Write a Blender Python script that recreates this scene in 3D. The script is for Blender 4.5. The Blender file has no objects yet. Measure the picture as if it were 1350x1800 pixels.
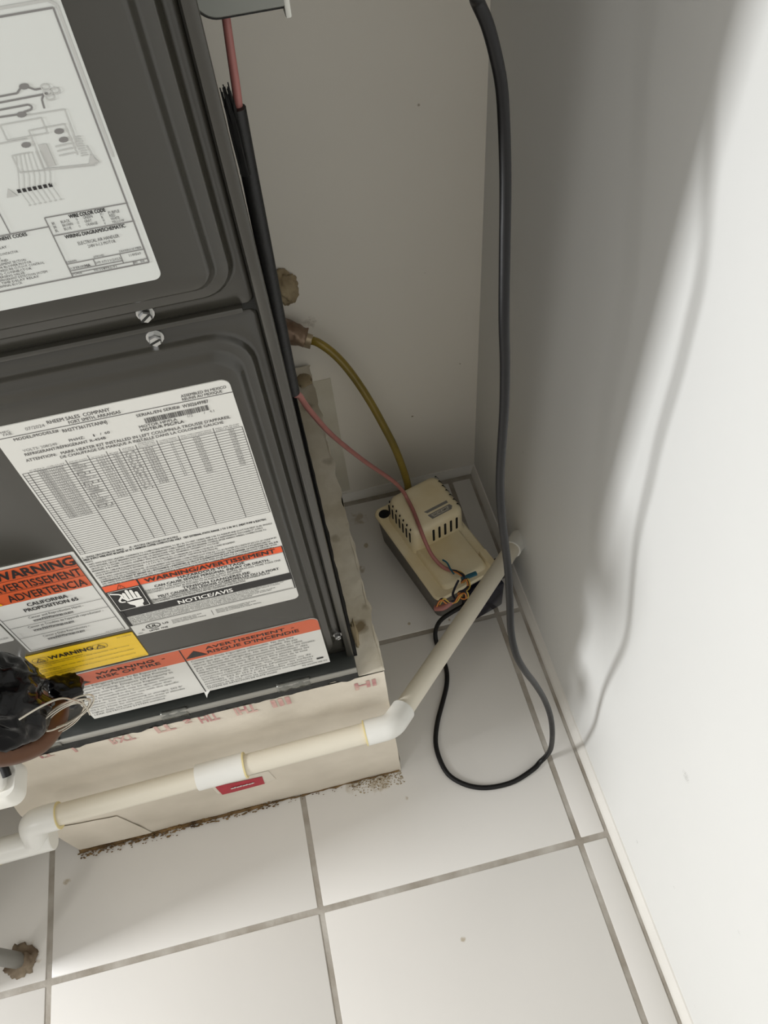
import bpy, bmesh, math, random
from mathutils import Vector, Matrix, noise
random.seed(7)
S = 0.457                       # one floor tile pitch in metres; all coordinates below are in tiles
SC = bpy.context.scene
COL = SC.collection
PI = math.pi

# ------------------------------------------------------------------ camera, world, lights, exposure
CAMPOS = (0.3414, -0.5669, 3.1330)
RX = (0.97212833, -0.22308080, -0.07212123)
RY = (-0.22236915, -0.77985748, -0.58512757)
RZ = (0.07428645, 0.58485663, -0.80772783)
cam = bpy.data.cameras.new('camera')
cam.sensor_fit = 'VERTICAL'; cam.sensor_height = 36.0; cam.lens = 36.0 * 1353.24 / 1800.0
cam.clip_start = 0.02
camo = bpy.data.objects.new('camera', cam); COL.objects.link(camo)
camo.matrix_world = Matrix(((RX[0], -RY[0], -RZ[0], CAMPOS[0]*S), (RX[1], -RY[1], -RZ[1], CAMPOS[1]*S),
                            (RX[2], -RY[2], -RZ[2], CAMPOS[2]*S), (0, 0, 0, 1)))
SC.camera = camo

w = bpy.data.worlds.new('world'); SC.world = w; w.use_nodes = True
bg = w.node_tree.nodes['Background']
bg.inputs[0].default_value = (1.0, 0.978, 0.935, 1); bg.inputs[1].default_value = 0.64

def area(name, loc, target, sx, sy, power, col=(1, 1, 1)):
    l = bpy.data.lights.new(name, 'AREA'); l.shape = 'RECTANGLE'; l.size = sx*S; l.size_y = sy*S
    l.energy = power; l.color = col
    o = bpy.data.objects.new(name, l); COL.objects.link(o)
    o.location = Vector(loc)*S
    d = (Vector(target) - Vector(loc)).normalized()
    o.rotation_euler = d.to_track_quat('-Z', 'Y').to_euler()
    return o
area('window_light', (-5.0, -0.32, 2.95), (1.1, 0.55, 0.6), 0.60, 1.3, 62, (0.97, 0.985, 1.0))
area('far_window_light', (-4.6, -3.6, 4.6), (0.9, 0.9, 1.0), 0.8, 1.4, 10, (1.0, 0.985, 0.96))

SC.view_settings.view_transform = 'Standard'
try: SC.view_settings.look = 'None'
except Exception: pass
SC.view_settings.exposure = 0.0; SC.view_settings.gamma = 1.0
SC.view_settings.use_curve_mapping = False

# ------------------------------------------------------------------ materials
def lin(c):
    return tuple(((x/255)/12.92 if x/255 <= .04045 else ((x/255+.055)/1.055)**2.4) for x in c) + (1,)
def mat(name, col, rough=.5, metal=0.0, spec=.5, bump=0, bscale=40, var=0, vscale=6, col2=None, coat=0, trans=0):
    m = bpy.data.materials.new(name); m.use_nodes = True
    nt = m.node_tree; b = nt.nodes['Principled BSDF']
    c = lin(col); b.inputs['Base Color'].default_value = c
    b.inputs['Roughness'].default_value = rough; b.inputs['Metallic'].default_value = metal
    b.inputs['Specular IOR Level'].default_value = spec
    b.inputs['Coat Weight'].default_value = coat
    b.inputs['Transmission Weight'].default_value = trans
    tc = nt.nodes.new('ShaderNodeTexCoord')
    if var or col2:
        n = nt.nodes.new('ShaderNodeTexNoise'); n.inputs['Scale'].default_value = vscale; n.inputs['Detail'].default_value = 6
        nt.links.new(tc.outputs['Object'], n.inputs['Vector'])
        r = nt.nodes.new('ShaderNodeValToRGB'); nt.links.new(n.outputs['Fac'], r.inputs[0])
        r.color_ramp.elements[0].position = .35; r.color_ramp.elements[1].position = .68
        c2 = lin(col2) if col2 else tuple(x*(1-var) for x in c[:3]) + (1,)
        r.color_ramp.elements[0].color = c2; r.color_ramp.elements[1].color = c
        nt.links.new(r.outputs[0], b.inputs['Base Color'])
    if bump:
        n2 = nt.nodes.new('ShaderNodeTexNoise'); n2.inputs['Scale'].default_value = bscale; n2.inputs['Detail'].default_value = 4
        nt.links.new(tc.outputs['Object'], n2.inputs['Vector'])
        bp = nt.nodes.new('ShaderNodeBump'); bp.inputs['Strength'].default_value = bump; bp.inputs['Distance'].default_value = .004
        nt.links.new(n2.outputs['Fac'], bp.inputs['Height']); nt.links.new(bp.outputs[0], b.inputs['Normal'])
    return m
def spots(m, pts, dark, nscale=160, thr=.55):
    """scuffs and specks: (u,v,z,radius) in tiles, broken up by noise"""
    nt = m.node_tree; b = nt.nodes['Principled BSDF']
    geo = nt.nodes.new('ShaderNodeNewGeometry')
    src = b.inputs['Base Color'].links[0].from_socket if b.inputs['Base Color'].links else None
    if src is None:
        rgb = nt.nodes.new('ShaderNodeRGB'); rgb.outputs[0].default_value = b.inputs['Base Color'].default_value; src = rgb.outputs[0]
    n = nt.nodes.new('ShaderNodeTexNoise'); n.inputs['Scale'].default_value = nscale; n.inputs['Detail'].default_value = 3
    nt.links.new(geo.outputs['Position'], n.inputs['Vector'])
    for (u, v, z, r, k) in pts:
        d = nt.nodes.new('ShaderNodeVectorMath'); d.operation = 'DISTANCE'
        nt.links.new(geo.outputs['Position'], d.inputs[0]); d.inputs[1].default_value = (u*S, v*S, z*S)
        mr = nt.nodes.new('ShaderNodeMapRange'); mr.inputs[1].default_value = r*S; mr.inputs[2].default_value = r*S*.2
        nt.links.new(d.outputs['Value'], mr.inputs[0])
        ad = nt.nodes.new('ShaderNodeMath'); ad.operation = 'MULTIPLY'
        nt.links.new(mr.outputs[0], ad.inputs[0]); nt.links.new(n.outputs['Fac'], ad.inputs[1])
        g = nt.nodes.new('ShaderNodeMapRange'); g.inputs[1].default_value = thr*.62; g.inputs[2].default_value = thr
        g.inputs[4].default_value = k
        nt.links.new(ad.outputs[0], g.inputs[0])
        mx = nt.nodes.new('ShaderNodeMix'); mx.data_type = 'RGBA'
        nt.links.new(g.outputs[0], mx.inputs[0]); nt.links.new(src, mx.inputs[6]); mx.inputs[7].default_value = lin(dark)
        src = mx.outputs[2]
    nt.links.new(src, b.inputs['Base Color'])
    return m

M = {}
M['wall_b'] = spots(mat('wall_paint_back', (234, 229, 218), .55, bump=.12, bscale=22, var=.03, vscale=3),
    [(.915, 1.843, 1.908, .014, .7), (.835, 1.843, .493, .012, .9), (1.06, 1.843, .758, .012, .6), (.918, 1.843, 1.27, .008, .5), (.45, 1.843, 1.15, .06, .3), (.47, 1.843, .32, .05, .4)], (120, 104, 70))
M['wall_r'] = spots(mat('wall_paint_right', (221, 221, 218), .5, bump=.15, bscale=16, var=.02, vscale=2.5),
    [(1.143, -.081, .937, .055, .9), (1.143, -.091, .228, .022, .7), (1.143, -.583, .134, .016, .8), (1.143, -.276, .43, .018, .6), (1.143, -.456, .816, .02, .5), (1.143, .296, .225, .014, .5), (1.143, 1.246, .81, .02, .5), (1.143, .425, 2.425, .02, .5)], (120, 118, 112), nscale=700, thr=.74)
M['wall_l'] = mat('wall_paint_left', (214, 209, 200), .6)
M['tile'] = spots(mat('tile_glaze', (216, 213, 208), .28, spec=.45, var=.04, vscale=2.2, bump=.03, bscale=8),
    [(.31, .405, 0, .10, .55), (.20, .41, 0, .06, .4), (-1.08, .10, 0, .10, .6),
     (.50, 1.70, 0, .09, .5), (.45, 1.4, 0, .04, .6), (.50, 1.53, 0, .03, .7), (.78, 1.03, 0, .015, .8), (-.939, .327, 0, .028, .6), (.6, 1.06, 0, .014, .7), (.483, -.211, 0, .022, .6), (.403, .313, 0, .018, .6)], (150, 130, 92), nscale=90, thr=.52)
M['grout'] = mat('grout', (178, 173, 165), .9, bump=.4, bscale=90, col2=(142, 134, 122), vscale=14)
M['base'] = mat('baseboard_paint', (222, 219, 212), .5, bump=.2, bscale=30, var=.08, vscale=10)
M['steel'] = mat('grey_painted_steel', (55, 53, 47), .27, spec=.6, bump=.03, bscale=5, var=.06, vscale=4)
M['steel_lt'] = mat('bare_steel_edge', (150, 148, 141), .4, metal=.3)
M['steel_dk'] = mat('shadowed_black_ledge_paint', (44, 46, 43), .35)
M['dark'] = mat('dark_gasket_and_gap', (28, 28, 24), .7, bump=.5, bscale=60)
M['foilscrap'] = mat('foil_tape_scrap', (120, 120, 114), .3, metal=.6, bump=.6, bscale=50)
M['screw'] = mat('zinc_screw', (190, 190, 188), .28, metal=.9)
M['label'] = mat('label_white', (214, 213, 207), .32)
M['label_s'] = mat('label_soft_white', (204, 206, 202), .3)
M['ink'] = mat('label_ink', (26, 24, 24), .5)
M['ink_g'] = mat('label_grey_ink', (120, 118, 116), .5)
M['ink_l'] = mat('label_light_grey_ink', (178, 178, 174), .5)
M['ink_m'] = mat('label_mid_ink', (74, 71, 70), .5)
M['orange'] = mat('label_orange', (232, 88, 36), .35)
M['orange2'] = mat('label_faded_orange', (204, 92, 52), .35)
M['yellow'] = mat('label_yellow', (238, 196, 30), .35)
M['white_ink'] = mat('label_white_ink', (238, 236, 230), .4)
M['duct'] = mat('duct_board_facing', (222, 213, 197), .6, bump=.35, bscale=18, col2=(196, 187, 171), vscale=5)
M['ductside'] = spots(mat('duct_board_edge', (226, 219, 203), .75, bump=.8, bscale=35, col2=(192, 182, 160), vscale=11),
    [(.365, .60, .95, .075, .9), (.40, .66, .94, .04, .6), (.36, .95, .95, .04, .4), (.39, 1.3, .95, .05, .4), (.36, 1.6, .95, .06, .5)], (116, 98, 66), nscale=40, thr=.5)
M['mold'] = mat('brown_residue', (136, 108, 68), .95, bump=.6, bscale=60, col2=(70, 52, 30), vscale=26)
M['putty'] = mat('old_putty', (176, 160, 128), .85, bump=.9, bscale=40, col2=(120, 102, 74), vscale=16)
M['stamp'] = mat('faded_red_stamp', (172, 110, 112), .7, col2=(206, 178, 164), vscale=40)
M['redtape'] = mat('red_sticker', (178, 32, 52), .5, var=.2, vscale=25)
M['tape'] = mat('clear_tape', (222, 214, 198), .3, var=.05)
M['pvc'] = mat('pvc_pipe', (218, 211, 194), .38, var=.05, vscale=5)
M['pvcfit'] = mat('pvc_fitting', (222, 221, 215), .3)
M['glue'] = mat('yellowed_cement', (218, 202, 148), .4)
M['cream'] = mat('pump_cream_plastic', (236, 226, 198), .42, col2=(222, 206, 166), vscale=10, bump=.05)
M['tank'] = mat('pump_tank_plastic', (84, 79, 71), .45)
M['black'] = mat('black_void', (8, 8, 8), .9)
M['bluebox'] = mat('blue_black_plastic', (11, 14, 36), .2)
M['pumplabel'] = mat('pump_label_print', (128, 126, 122), .4, metal=.2)
M['pumplabel2'] = mat('pump_label_silver', (188, 182, 168), .35)
M['cord'] = mat('black_cord_rubber', (17, 16, 16), .45, spec=.3, bump=.1, bscale=60)
M['cordscuff'] = mat('paint_spatter', (196, 190, 180), .8)
M['pink'] = mat('pink_cable_jacket', (168, 108, 102), .45, var=.15, vscale=30)
M['navy'] = mat('navy_wire', (26, 28, 48), .4)
M['orangew'] = mat('orange_wire', (206, 130, 62), .4)
M['yelloww'] = mat('yellow_wire', (208, 176, 80), .4)
M['teal'] = mat('teal_sheath', (24, 92, 112), .4)
M['foam'] = mat('black_foam', (14, 13, 12), .5, bump=.5, bscale=50, col2=(8, 8, 7), vscale=30)
M['hose'] = mat('amber_vinyl', (150, 128, 52), .25, col2=(120, 104, 44), vscale=8)
M['foil'] = mat('dirty_foil_tape', (150, 128, 106), .4, metal=.35, bump=.9, bscale=40, col2=(100, 74, 56), vscale=14)
M['clamp'] = mat('hose_clamp', (176, 160, 132), .35, metal=.4)
M['jbox'] = mat('grey_box_metal', (140, 142, 136), .4, metal=.2)
M['jtab'] = mat('white_latch', (226, 226, 218), .4)
M['bag'] = mat('black_plastic_wrap', (4, 4, 5), .16, spec=.22, bump=.35, bscale=9)
M['copper'] = mat('copper', (104, 68, 44), .4, metal=.4, var=.35, vscale=14)
M['wire'] = mat('silver_wire', (206, 200, 186), .3, metal=.7)
M['whitebox'] = mat('white_plastic', (232, 230, 222), .35)
M['conduit'] = mat('grey_conduit', (136, 134, 128), .4, metal=.3, var=.2)
M['mortar'] = mat('dirty_mortar', (150, 136, 116), .95, bump=.8, bscale=50, col2=(88, 72, 56), vscale=20)

# ------------------------------------------------------------------ geometry helpers (all in tiles)
ORG = {}
class G:
    def __init__(s): s.v = []; s.f = []
    def add(s, vs, fs):
        n = len(s.v); s.v += [tuple(x) for x in vs]; s.f += [tuple(i+n for i in f) for f in fs]; return s
    def box(s, a, b, bev=0, seg=2, rot=None):
        bm = bmesh.new(); bmesh.ops.create_cube(bm, size=1)
        for v in bm.verts:
            v.co = Vector([(a[i]+b[i])/2 + v.co[i]*(b[i]-a[i]) for i in range(3)])
        if bev:
            bmesh.ops.bevel(bm, geom=bm.edges[:], offset=bev, segments=seg, affect='EDGES', profile=.5)
        bm.verts.index_update()
        vs = [v.co.copy() for v in bm.verts]
        if rot: vs = [rot(v) for v in vs]
        s.add(vs, [[v.index for v in f.verts] for f in bm.faces]); bm.free(); return s
    def tube(s, pts, r, seg=10, smooth=4, cap=True, flat=1.0):
        P = [Vector(p) for p in pts]
        if smooth and len(P) > 2:
            Q = []
            for i in range(len(P)-1):
                p0 = P[max(i-1, 0)]; p1 = P[i]; p2 = P[i+1]; p3 = P[min(i+2, len(P)-1)]
                for k in range(smooth):
                    t = k/smooth
                    Q.append(.5*((2*p1)+(p2-p0)*t+(2*p0-5*p1+4*p2-p3)*t*t+(3*p1-p0-3*p2+p3)*t**3))
            Q.append(P[-1])
        else: Q = P
        n = len(Q)
        rr = r if callable(r) else (lambda t: r)
        T = [(Q[min(i+1, n-1)]-Q[max(i-1, 0)]).normalized() for i in range(n)]
        a = Vector((0, 0, 1)) if abs(T[0].z) < .9 else Vector((1, 0, 0))
        N = (a - T[0]*a.dot(T[0])).normalized()
        vs = []; fs = []
        for i in range(n):
            N = (N - T[i]*N.dot(T[i])).normalized(); B = T[i].cross(N)
            q = rr(i/(n-1))
            for k in range(seg):
                an = 2*PI*k/seg; vs.append(Q[i]+N*(math.cos(an)*q)+B*(math.sin(an)*q*flat))
        for i in range(n-1):
            for k in range(seg):
                fs.append((i*seg+k, i*seg+(k+1) % seg, (i+1)*seg+(k+1) % seg, (i+1)*seg+k))
        if cap:
            fs.append(tuple(reversed(range(seg)))); fs.append(tuple((n-1)*seg+k for k in range(seg)))
        return s.add(vs, fs)
    def ring(s, c, d, r0, r1, l, seg=28):     # short hollow collar: axis d, centre c
        d = Vector(d).normalized(); c = Vector(c)
        a = Vector((0, 0, 1)) if abs(d.z) < .9 else Vector((1, 0, 0))
        N = (a-d*a.dot(d)).normalized(); B = d.cross(N)
        prof = [(-l/2, r0), (-l/2, r1), (l/2, r1), (l/2, r0)]
        vs = []; fs = []
        for (x, q) in prof:
            for k in range(seg):
                an = 2*PI*k/seg; vs.append(c+d*x+N*(math.cos(an)*q)+B*(math.sin(an)*q))
        for j in range(4):
            for k in range(seg):
                fs.append((j*seg+k, j*seg+(k+1) % seg, ((j+1) % 4)*seg+(k+1) % seg, ((j+1) % 4)*seg+k))
        return s.add(vs, fs)
    def loops(s, L, cap0=True, cap1=True):
        n = len(L[0]); vs = [p for l in L for p in l]; fs = []
        for i in range(len(L)-1):
            for k in range(n):
                fs.append((i*n+k, i*n+(k+1) % n, (i+1)*n+(k+1) % n, (i+1)*n+k))
        if cap0: fs.append(tuple(reversed(range(n))))
        if cap1: fs.append(tuple((len(L)-1)*n+k for k in range(n)))
        return s.add(vs, fs)
    def blob(s, c, r, sub=3, amp=.2, freq=3.0, ridged=False, seed=0):
        bm = bmesh.new(); bmesh.ops.create_icosphere(bm, subdivisions=sub, radius=1)
        bm.verts.index_update(); vs = []
        for v in bm.verts:
            p = v.co; q = p*freq + Vector((seed*3.7, seed*1.3, seed*2.1))
            if ridged: d = amp*(abs(noise.noise(q))*-2.2 + abs(noise.noise(q*2.3))*-1.0 + .7)
            else: d = amp*(noise.noise(q) + .5*noise.noise(q*2.2))
            k = 1+d
            vs.append((c[0]+p.x*r[0]*k, c[1]+p.y*r[1]*k, c[2]+p.z*r[2]*k))
        s.add(vs, [[v.index for v in f.verts] for f in bm.faces]); bm.free(); return s

def obj(name, g, m, parent=None, smooth=False, org=None, **props):
    o0 = Vector(org) if org else (ORG[parent.name] if parent else Vector((0, 0, 0)))
    me = bpy.data.meshes.new(name)
    me.from_pydata([((Vector(v)-o0)*S) for v in g.v], [], g.f); me.validate(); me.update()
    bm = bmesh.new(); bm.from_mesh(me); bmesh.ops.recalc_face_normals(bm, faces=bm.faces); bm.to_mesh(me); bm.free()
    me.materials.append(m)
    o = bpy.data.objects.new(name, me); COL.objects.link(o)
    if smooth:
        me.shade_smooth()
        if smooth != 'full':
            try: me.set_sharp_from_angle(angle=math.radians(38))
            except Exception: pass
    if parent: o.parent = parent
    else: o.location = o0*S
    ORG[o.name] = o0
    for k, v in props.items(): o[k] = v
    return o
def thing(name, label, cat, loc, group=None):
    o = bpy.data.objects.new(name, None); COL.objects.link(o); o.empty_display_size = .05
    o.location = Vector(loc)*S; ORG[o.name] = Vector(loc); o['label'] = label; o['category'] = cat
    if group: o['group'] = group
    return o
def flatobj(name, g, m, parent, **p):     # printed / flat faces towards -v: keep orientation as authored
    return obj(name, g, m, parent, **p)

# ------------------------------------------------------------------ text and flat print on the plane v = const
FC = bpy.data.curves.new('print_font', 'FONT'); FO = bpy.data.objects.new('print_font', FC); COL.objects.link(FO)
FC.fill_mode = 'FRONT'; FC.size = 1.0
def glyphs(txt, bold=0, res=2):
    FC.body = txt; FC.offset = bold; FC.resolution_u = res
    bpy.context.view_layer.update()
    dg = bpy.context.evaluated_depsgraph_get(); e = FO.evaluated_get(dg); me = e.to_mesh()
    vs = [v.co.copy() for v in me.vertices]; fs = [tuple(p.vertices) for p in me.polygons]
    e.to_mesh_clear(); return vs, fs
CAP = max(v.y for v in glyphs('H')[0])
def text(g, txt, x0, x1, z, h, v, bold=0, res=2, fit=True):
    vs, fs = glyphs(txt, 0, res)
    if not vs: return
    a = min(p.x for p in vs); b = max(p.x for p in vs)
    sy = h/CAP; sx = (x1-x0)/(b-a) if fit else sy
    e = bold*h*1.1                # heavy type: the same outline struck again, slightly off register
    for dx, dz in (((0, 0),) if bold < .008 else ((-e, -e*.4), (e, -e*.4), (e, e*.4), (-e, e*.4))):
        q = lay(v); g.add([(x0+(p.x-a)*sx+dx, q, z+p.y*sy+dz) for p in vs], fs)
LAY = [0]
def lay(v):                        # every printed piece a hair above the last, so none are coplanar
    LAY[0] = (LAY[0]+1) % 40; return v-1.0e-5*LAY[0]
def rect(g, x0, z0, x1, z1, v):
    v = lay(v); g.add([(x0, v, z0), (x1, v, z0), (x1, v, z1), (x0, v, z1)], [(0, 1, 2, 3)])
def seg(g, a, b, t, v):
    v = lay(v)
    d = Vector((b[0]-a[0], b[1]-a[1])); n = Vector((-d.y, d.x)).normalized()*t/2
    g.add([(a[0]+n.x, v, a[1]+n.y), (b[0]+n.x, v, b[1]+n.y), (b[0]-n.x, v, b[1]-n.y), (a[0]-n.x, v, a[1]-n.y)], [(0, 3, 2, 1)])
def poly(g, pts, v):
    v = lay(v); g.add([(x, v, z) for x, z in pts], [tuple(range(len(pts)))])
def line(g, pts, t, v):
    for i in range(len(pts)-1): seg(g, pts[i], pts[i+1], t, v)
def frame(g, x0, z0, x1, z1, t, v): line(g, [(x0, z0), (x1, z0), (x1, z1), (x0, z1), (x0, z0)], t, v)
def rr(x0, z0, x1, z1, r, n=6, only=None):
    pts = []
    for i, (cx, cz, a0) in enumerate(((x1-r, z0+r, -PI/2), (x1-r, z1-r, 0), (x0+r, z1-r, PI/2), (x0+r, z0+r, PI))):
        if only is not None and i not in only:
            pts += [((x1, x1, x0, x0)[i], (z0, z1, z1, z0)[i])]; continue
        for k in range(n+1):
            a = a0+PI/2*k/n; pts.append((cx+r*math.cos(a), cz+r*math.sin(a)))
    return pts
def sticker(name, x0, z0, x1, z1, r, v, m, parent, t=.0022, only=None, **p):
    g = G(); P = rr(x0, z0, x1, z1, r, only=only)
    g.loops([[(x, v, z) for x, z in P], [(x, v-t, z) for x, z in P]])
    return obj(name, g, m, parent, **p)
def ell(cx, cz, a, b, n=20): return [(cx+a*math.cos(2*PI*k/n), cz+b*math.sin(2*PI*k/n)) for k in range(n)]
def warn_tri(g, cx, cz, h, v, t=None):
    tt = t or h*.12; w_ = h*.62
    line(g, [(cx-w_, cz-h/2), (cx+w_, cz-h/2), (cx, cz+h/2), (cx-w_, cz-h/2)], tt, v)
    seg(g, (cx, cz-h*.02), (cx, cz+h*.2), tt*1.2, v); seg(g, (cx, cz-h*.3), (cx, cz-h*.2), tt*1.2, v)

# ------------------------------------------------------------------ the room
WV = 1.8432; WU = 1.143
g = G().box((-4.2, -5.2, -.12), (1.30, 1.95, -.0035))
floor = obj('floor', g, M['grout'], kind='structure')
def tile(u0, v0, u1, v1):
    gp = .0105
    return G().box((u0+gp, v0+gp, -.03), (u1-gp, v1-gp, 0), bev=.004, seg=2)
proto = None
for iu in range(-4, 1):
    for iv in range(-5, 1):
        if proto is None:
            proto = obj('floor_tile', tile(0, 0, 1, 1), M['tile'], floor, smooth=True); o = proto
        else:
            o = proto.copy(); COL.objects.link(o); o.parent = floor
        o.location = (iu*S, iv*S, random.uniform(-.0004, .0004))
    obj('floor_tile', tile(iu, 1, iu+1, 1.80), M['tile'], floor, smooth=True)
for iv in range(-5, 1):
    obj('floor_tile', tile(1, iv, 1.114, iv+1), M['tile'], floor, smooth=True)
obj('floor_tile', tile(1, 1, 1.114, 1.80), M['tile'], floor, smooth=True)

def wallgrid(f, n, m_):
    g = G(); vs = [f(i/n, j/m_) for j in range(m_+1) for i in range(n+1)]
    g.add(vs, [(j*(n+1)+i, j*(n+1)+i+1, (j+1)*(n+1)+i+1, (j+1)*(n+1)+i) for j in range(m_) for i in range(n)]); return g
obj('wall_back', G().box((-4.2, WV, -.1), (1.6, WV+.25, 5.6)), M['wall_b'], kind='structure')
# the right wall is hand-plastered: very slightly wavy
def rw(a, b):
    v = -5.2 + a*7.1; z = -.1 + b*5.7
    return (WU + .004*noise.noise(Vector((v*.9, z*.5, 3.0))) * min(1, max(0, z*2)), v, z)
gw = wallgrid(rw, 70, 56)
nb = len(gw.v)
gw.box((WU+.03, -5.2, -.1), (WU+.25, 1.9, 5.6))
obj('wall_right', gw, M['wall_r'], smooth=True, kind='structure')
# left return wall: full height beside the cabinet, plus an unseen low wall added to shade the floor
obj('wall_left_and_blocker', G().box((-1.75, .50, -.1), (-1.45, WV, 5.6)).box((-1.75, -.01, -.1), (-1.45, .50, 1.25)), M['wall_l'], kind='structure')
obj('ceiling', G().box((-4.2, -1.6, 5.6), (1.6, WV+.25, 5.75)), M['wall_l'], kind='structure')
def skirt(pts, name):
    g = G(); L = []
    for (c, d) in pts:
        c = Vector(c); d = Vector(d)
        L.append([c+d*x+Vector((0, 0, z)) for x, z in ((.026, -.02), (.0255, .004), (.019, .018), (.006, .040), (-.03, .047), (-.03, -.02))])
    g.loops(L); return obj(name, g, M['base'], smooth=True, kind='structure')
skirt([((WU, -5.2, 0), (-1, 0, 0))] + [((WU, -5.0+k*.2, 0), (-1, 0, 0)) for k in range(34)] + [((WU, WV, 0), (-1, 0, 0))], 'baseboard_right')
skirt([((-1.45+k*.259, WV, 0), (0, -1, 0)) for k in range(11)], 'baseboard_back')
# plaster patch left on the back wall behind the plenum
obj('plaster_patch', G().box((.36, WV-.004, .06), (.490, WV+.01, .84), bev=.003), mat('patch_plaster', (214, 210, 196), .75, bump=.6, bscale=25, col2=(202, 196, 178), vscale=12), bpy.data.objects['wall_back'])

# ------------------------------------------------------------------ air handler
VP = .460                        # plane of the raised door panels
ah = thing('air_handler', 'grey steel air handler cabinet covered in warning and rating labels on a duct board base', 'air handler', (-.16, 1.05, .952))
g = G()
g.box((-.650, .502, .985), (.313, 1.70, 4.7), bev=.006)
obj('cabinet_body', g, M['steel'], ah, smooth=True)
g = G()
g.box((.309, .478, 1.0), (.3285, .515, 4.7), bev=.004)
g.box((-.655, .478, 1.0), (-.640, .515, 4.7), bev=.004)
obj('corner_flange', g, M['steel'], ah, smooth=True)

def door(name, x0, z0, x1, z1, steps, vf=.496):
    """steps: (inset, v) key points of the pressed panel, blended smoothly"""
    L = []; n = 7
    def ring(x0, z0, x1, z1, r, v): return [(x, v, z) for x, z in rr(x0, z0, x1, z1, r, n)]
    L.append(ring(x0, z0, x1, z1, .014, vf+.03)); L.append(ring(x0, z0, x1, z1, .014, vf+.004))
    L.append(ring(x0+.004, z0+.004, x1-.004, z1-.004, .013, vf))
    px, pz0, px1, pz1, R = steps['rect']
    key = steps['key']; pi, pv = key[0]
    L.append(ring(px-.004, pz0-.004, px1+.004, pz1+.004, R+.004, vf))
    for (i1, v1) in key[1:]:
        N = 6 if abs(v1-pv) > 1e-6 else 1
        for k in range(1, N+1):
            t = k/N; sm = t*t*(3-2*t); i = pi+(i1-pi)*t; v = pv+(v1-pv)*sm
            L.append(ring(px+i, pz0+i, px1-i, pz1-i, max(R-i*.75, .012), v))
        pi, pv = i1, v1
    g = G().loops(L, cap0=False); return obj(name, g, M['steel'], ah, smooth='full')
KEY = [(0, .496), (.012, .480), (.026, .480), (.044, VP)]
door('lower_door', -.638, 1.022, .306, 2.310, dict(rect=(-.610, 1.000+.030, .287, 2.284, .075), key=[(0, .496), (.012, .480), (.024, .480), (.042, VP)]))
door('upper_door', -.638, 2.322, .306, 4.6, dict(rect=(-.610, 2.352, .290, 4.56, .06), key=KEY))
obj('door_lip', G().box((-.630, .484, 2.3150), (.284, .50, 2.3260), bev=.003), M['steel'], ah, smooth=True)
obj('gap_shadow', G().box((-.63, .500, 2.305), (.305, 0.503, 2.33)), M['dark'], ah)  # dark strip put in for the shade between the two doors
# bottom tray: ledge, hem, ragged gasket beneath
g = G(); g.box((-.656, .437, .993), (.3285, .5015, 1.003), bev=.002); obj('base_tray', g, M['steel_dk'], ah, smooth=True)
g = G(); vv_ = [.500+1.15*i/60 for i in range(61)]      # black strip standing in for the shaded gap along the right foot
g.loops([[(.312, v, .9515), (.312, v, .985), (.330, v, .985), (.3395-.006*(v-.5)+.004*noise.noise(Vector((v*18, 2, 2))), v, .9525)] for v in vv_]); obj('side_gap_shade', g, M['black'], ah)
g = G(); g.box((-.656, .4335, .975), (.3285, .4385, 1.0045), bev=.0015); obj('tray_hem', g, M['steel_lt'], ah, smooth=True)
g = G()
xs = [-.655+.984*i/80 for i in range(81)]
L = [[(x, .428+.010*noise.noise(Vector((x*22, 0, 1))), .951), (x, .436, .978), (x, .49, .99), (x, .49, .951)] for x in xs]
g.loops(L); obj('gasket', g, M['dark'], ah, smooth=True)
for (u0, u1) in ((-.262, -.185), (.085, .185), (-.640, -.560)):      # scraps of foil tape left on the hem
    n_ = 14; q = [u0+(u1-u0)*i/n_ for i in range(n_+1)]
    j = lambda u, k: .0035*noise.noise(Vector((u*60, k, 3)))
    obj('foil_scrap', G().loops([[(u, .4325+j(u, 1), .968+j(u, 2)), (u, .430+j(u, 3), .986+j(u, 4)), (u, .435+j(u, 5), 1.0065), (u, .446, 1.0055)] for u in q]), M['foilscrap'], ah, smooth='full')
def screw(x, z, v, r=.0145):
    g = G(); c = 14
    L = [[(x+q*math.cos(2*PI*k/c), v-y, z+q*math.sin(2*PI*k/c)) for k in range(c)] for q, y in ((r*1.25, 0), (r*1.25, .004))]
    g.loops(L)
    a0 = random.random()
    L = [[(x+q*math.cos(2*PI*k/6+a0), v-y, z+q*math.sin(2*PI*k/6+a0)) for k in range(6)] for q, y in ((r*.95, .003), (r*.95, .013), (r*.8, .016))]
    g.loops(L)
    o = obj('screw', g, M['screw'], ah)
    d = Vector((math.cos(a0), 0, math.sin(a0)))*r*.85; n = Vector((-d.z, 0, d.x)).normalized()*.0022; c0 = Vector((x, v-.0162, z))
    s_ = G().add([c0+d+n, c0+d-n, c0-d-n, c0-d+n], [(0, 1, 2, 3)]); obj('slot', s_, M['dark'], o)
screw(.131, 2.347, .496, .0118); screw(.131, 2.297, .496, .0118); screw(.297, 1.128, .496, .0105); screw(-.473, 1.430, VP, .0105)

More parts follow.
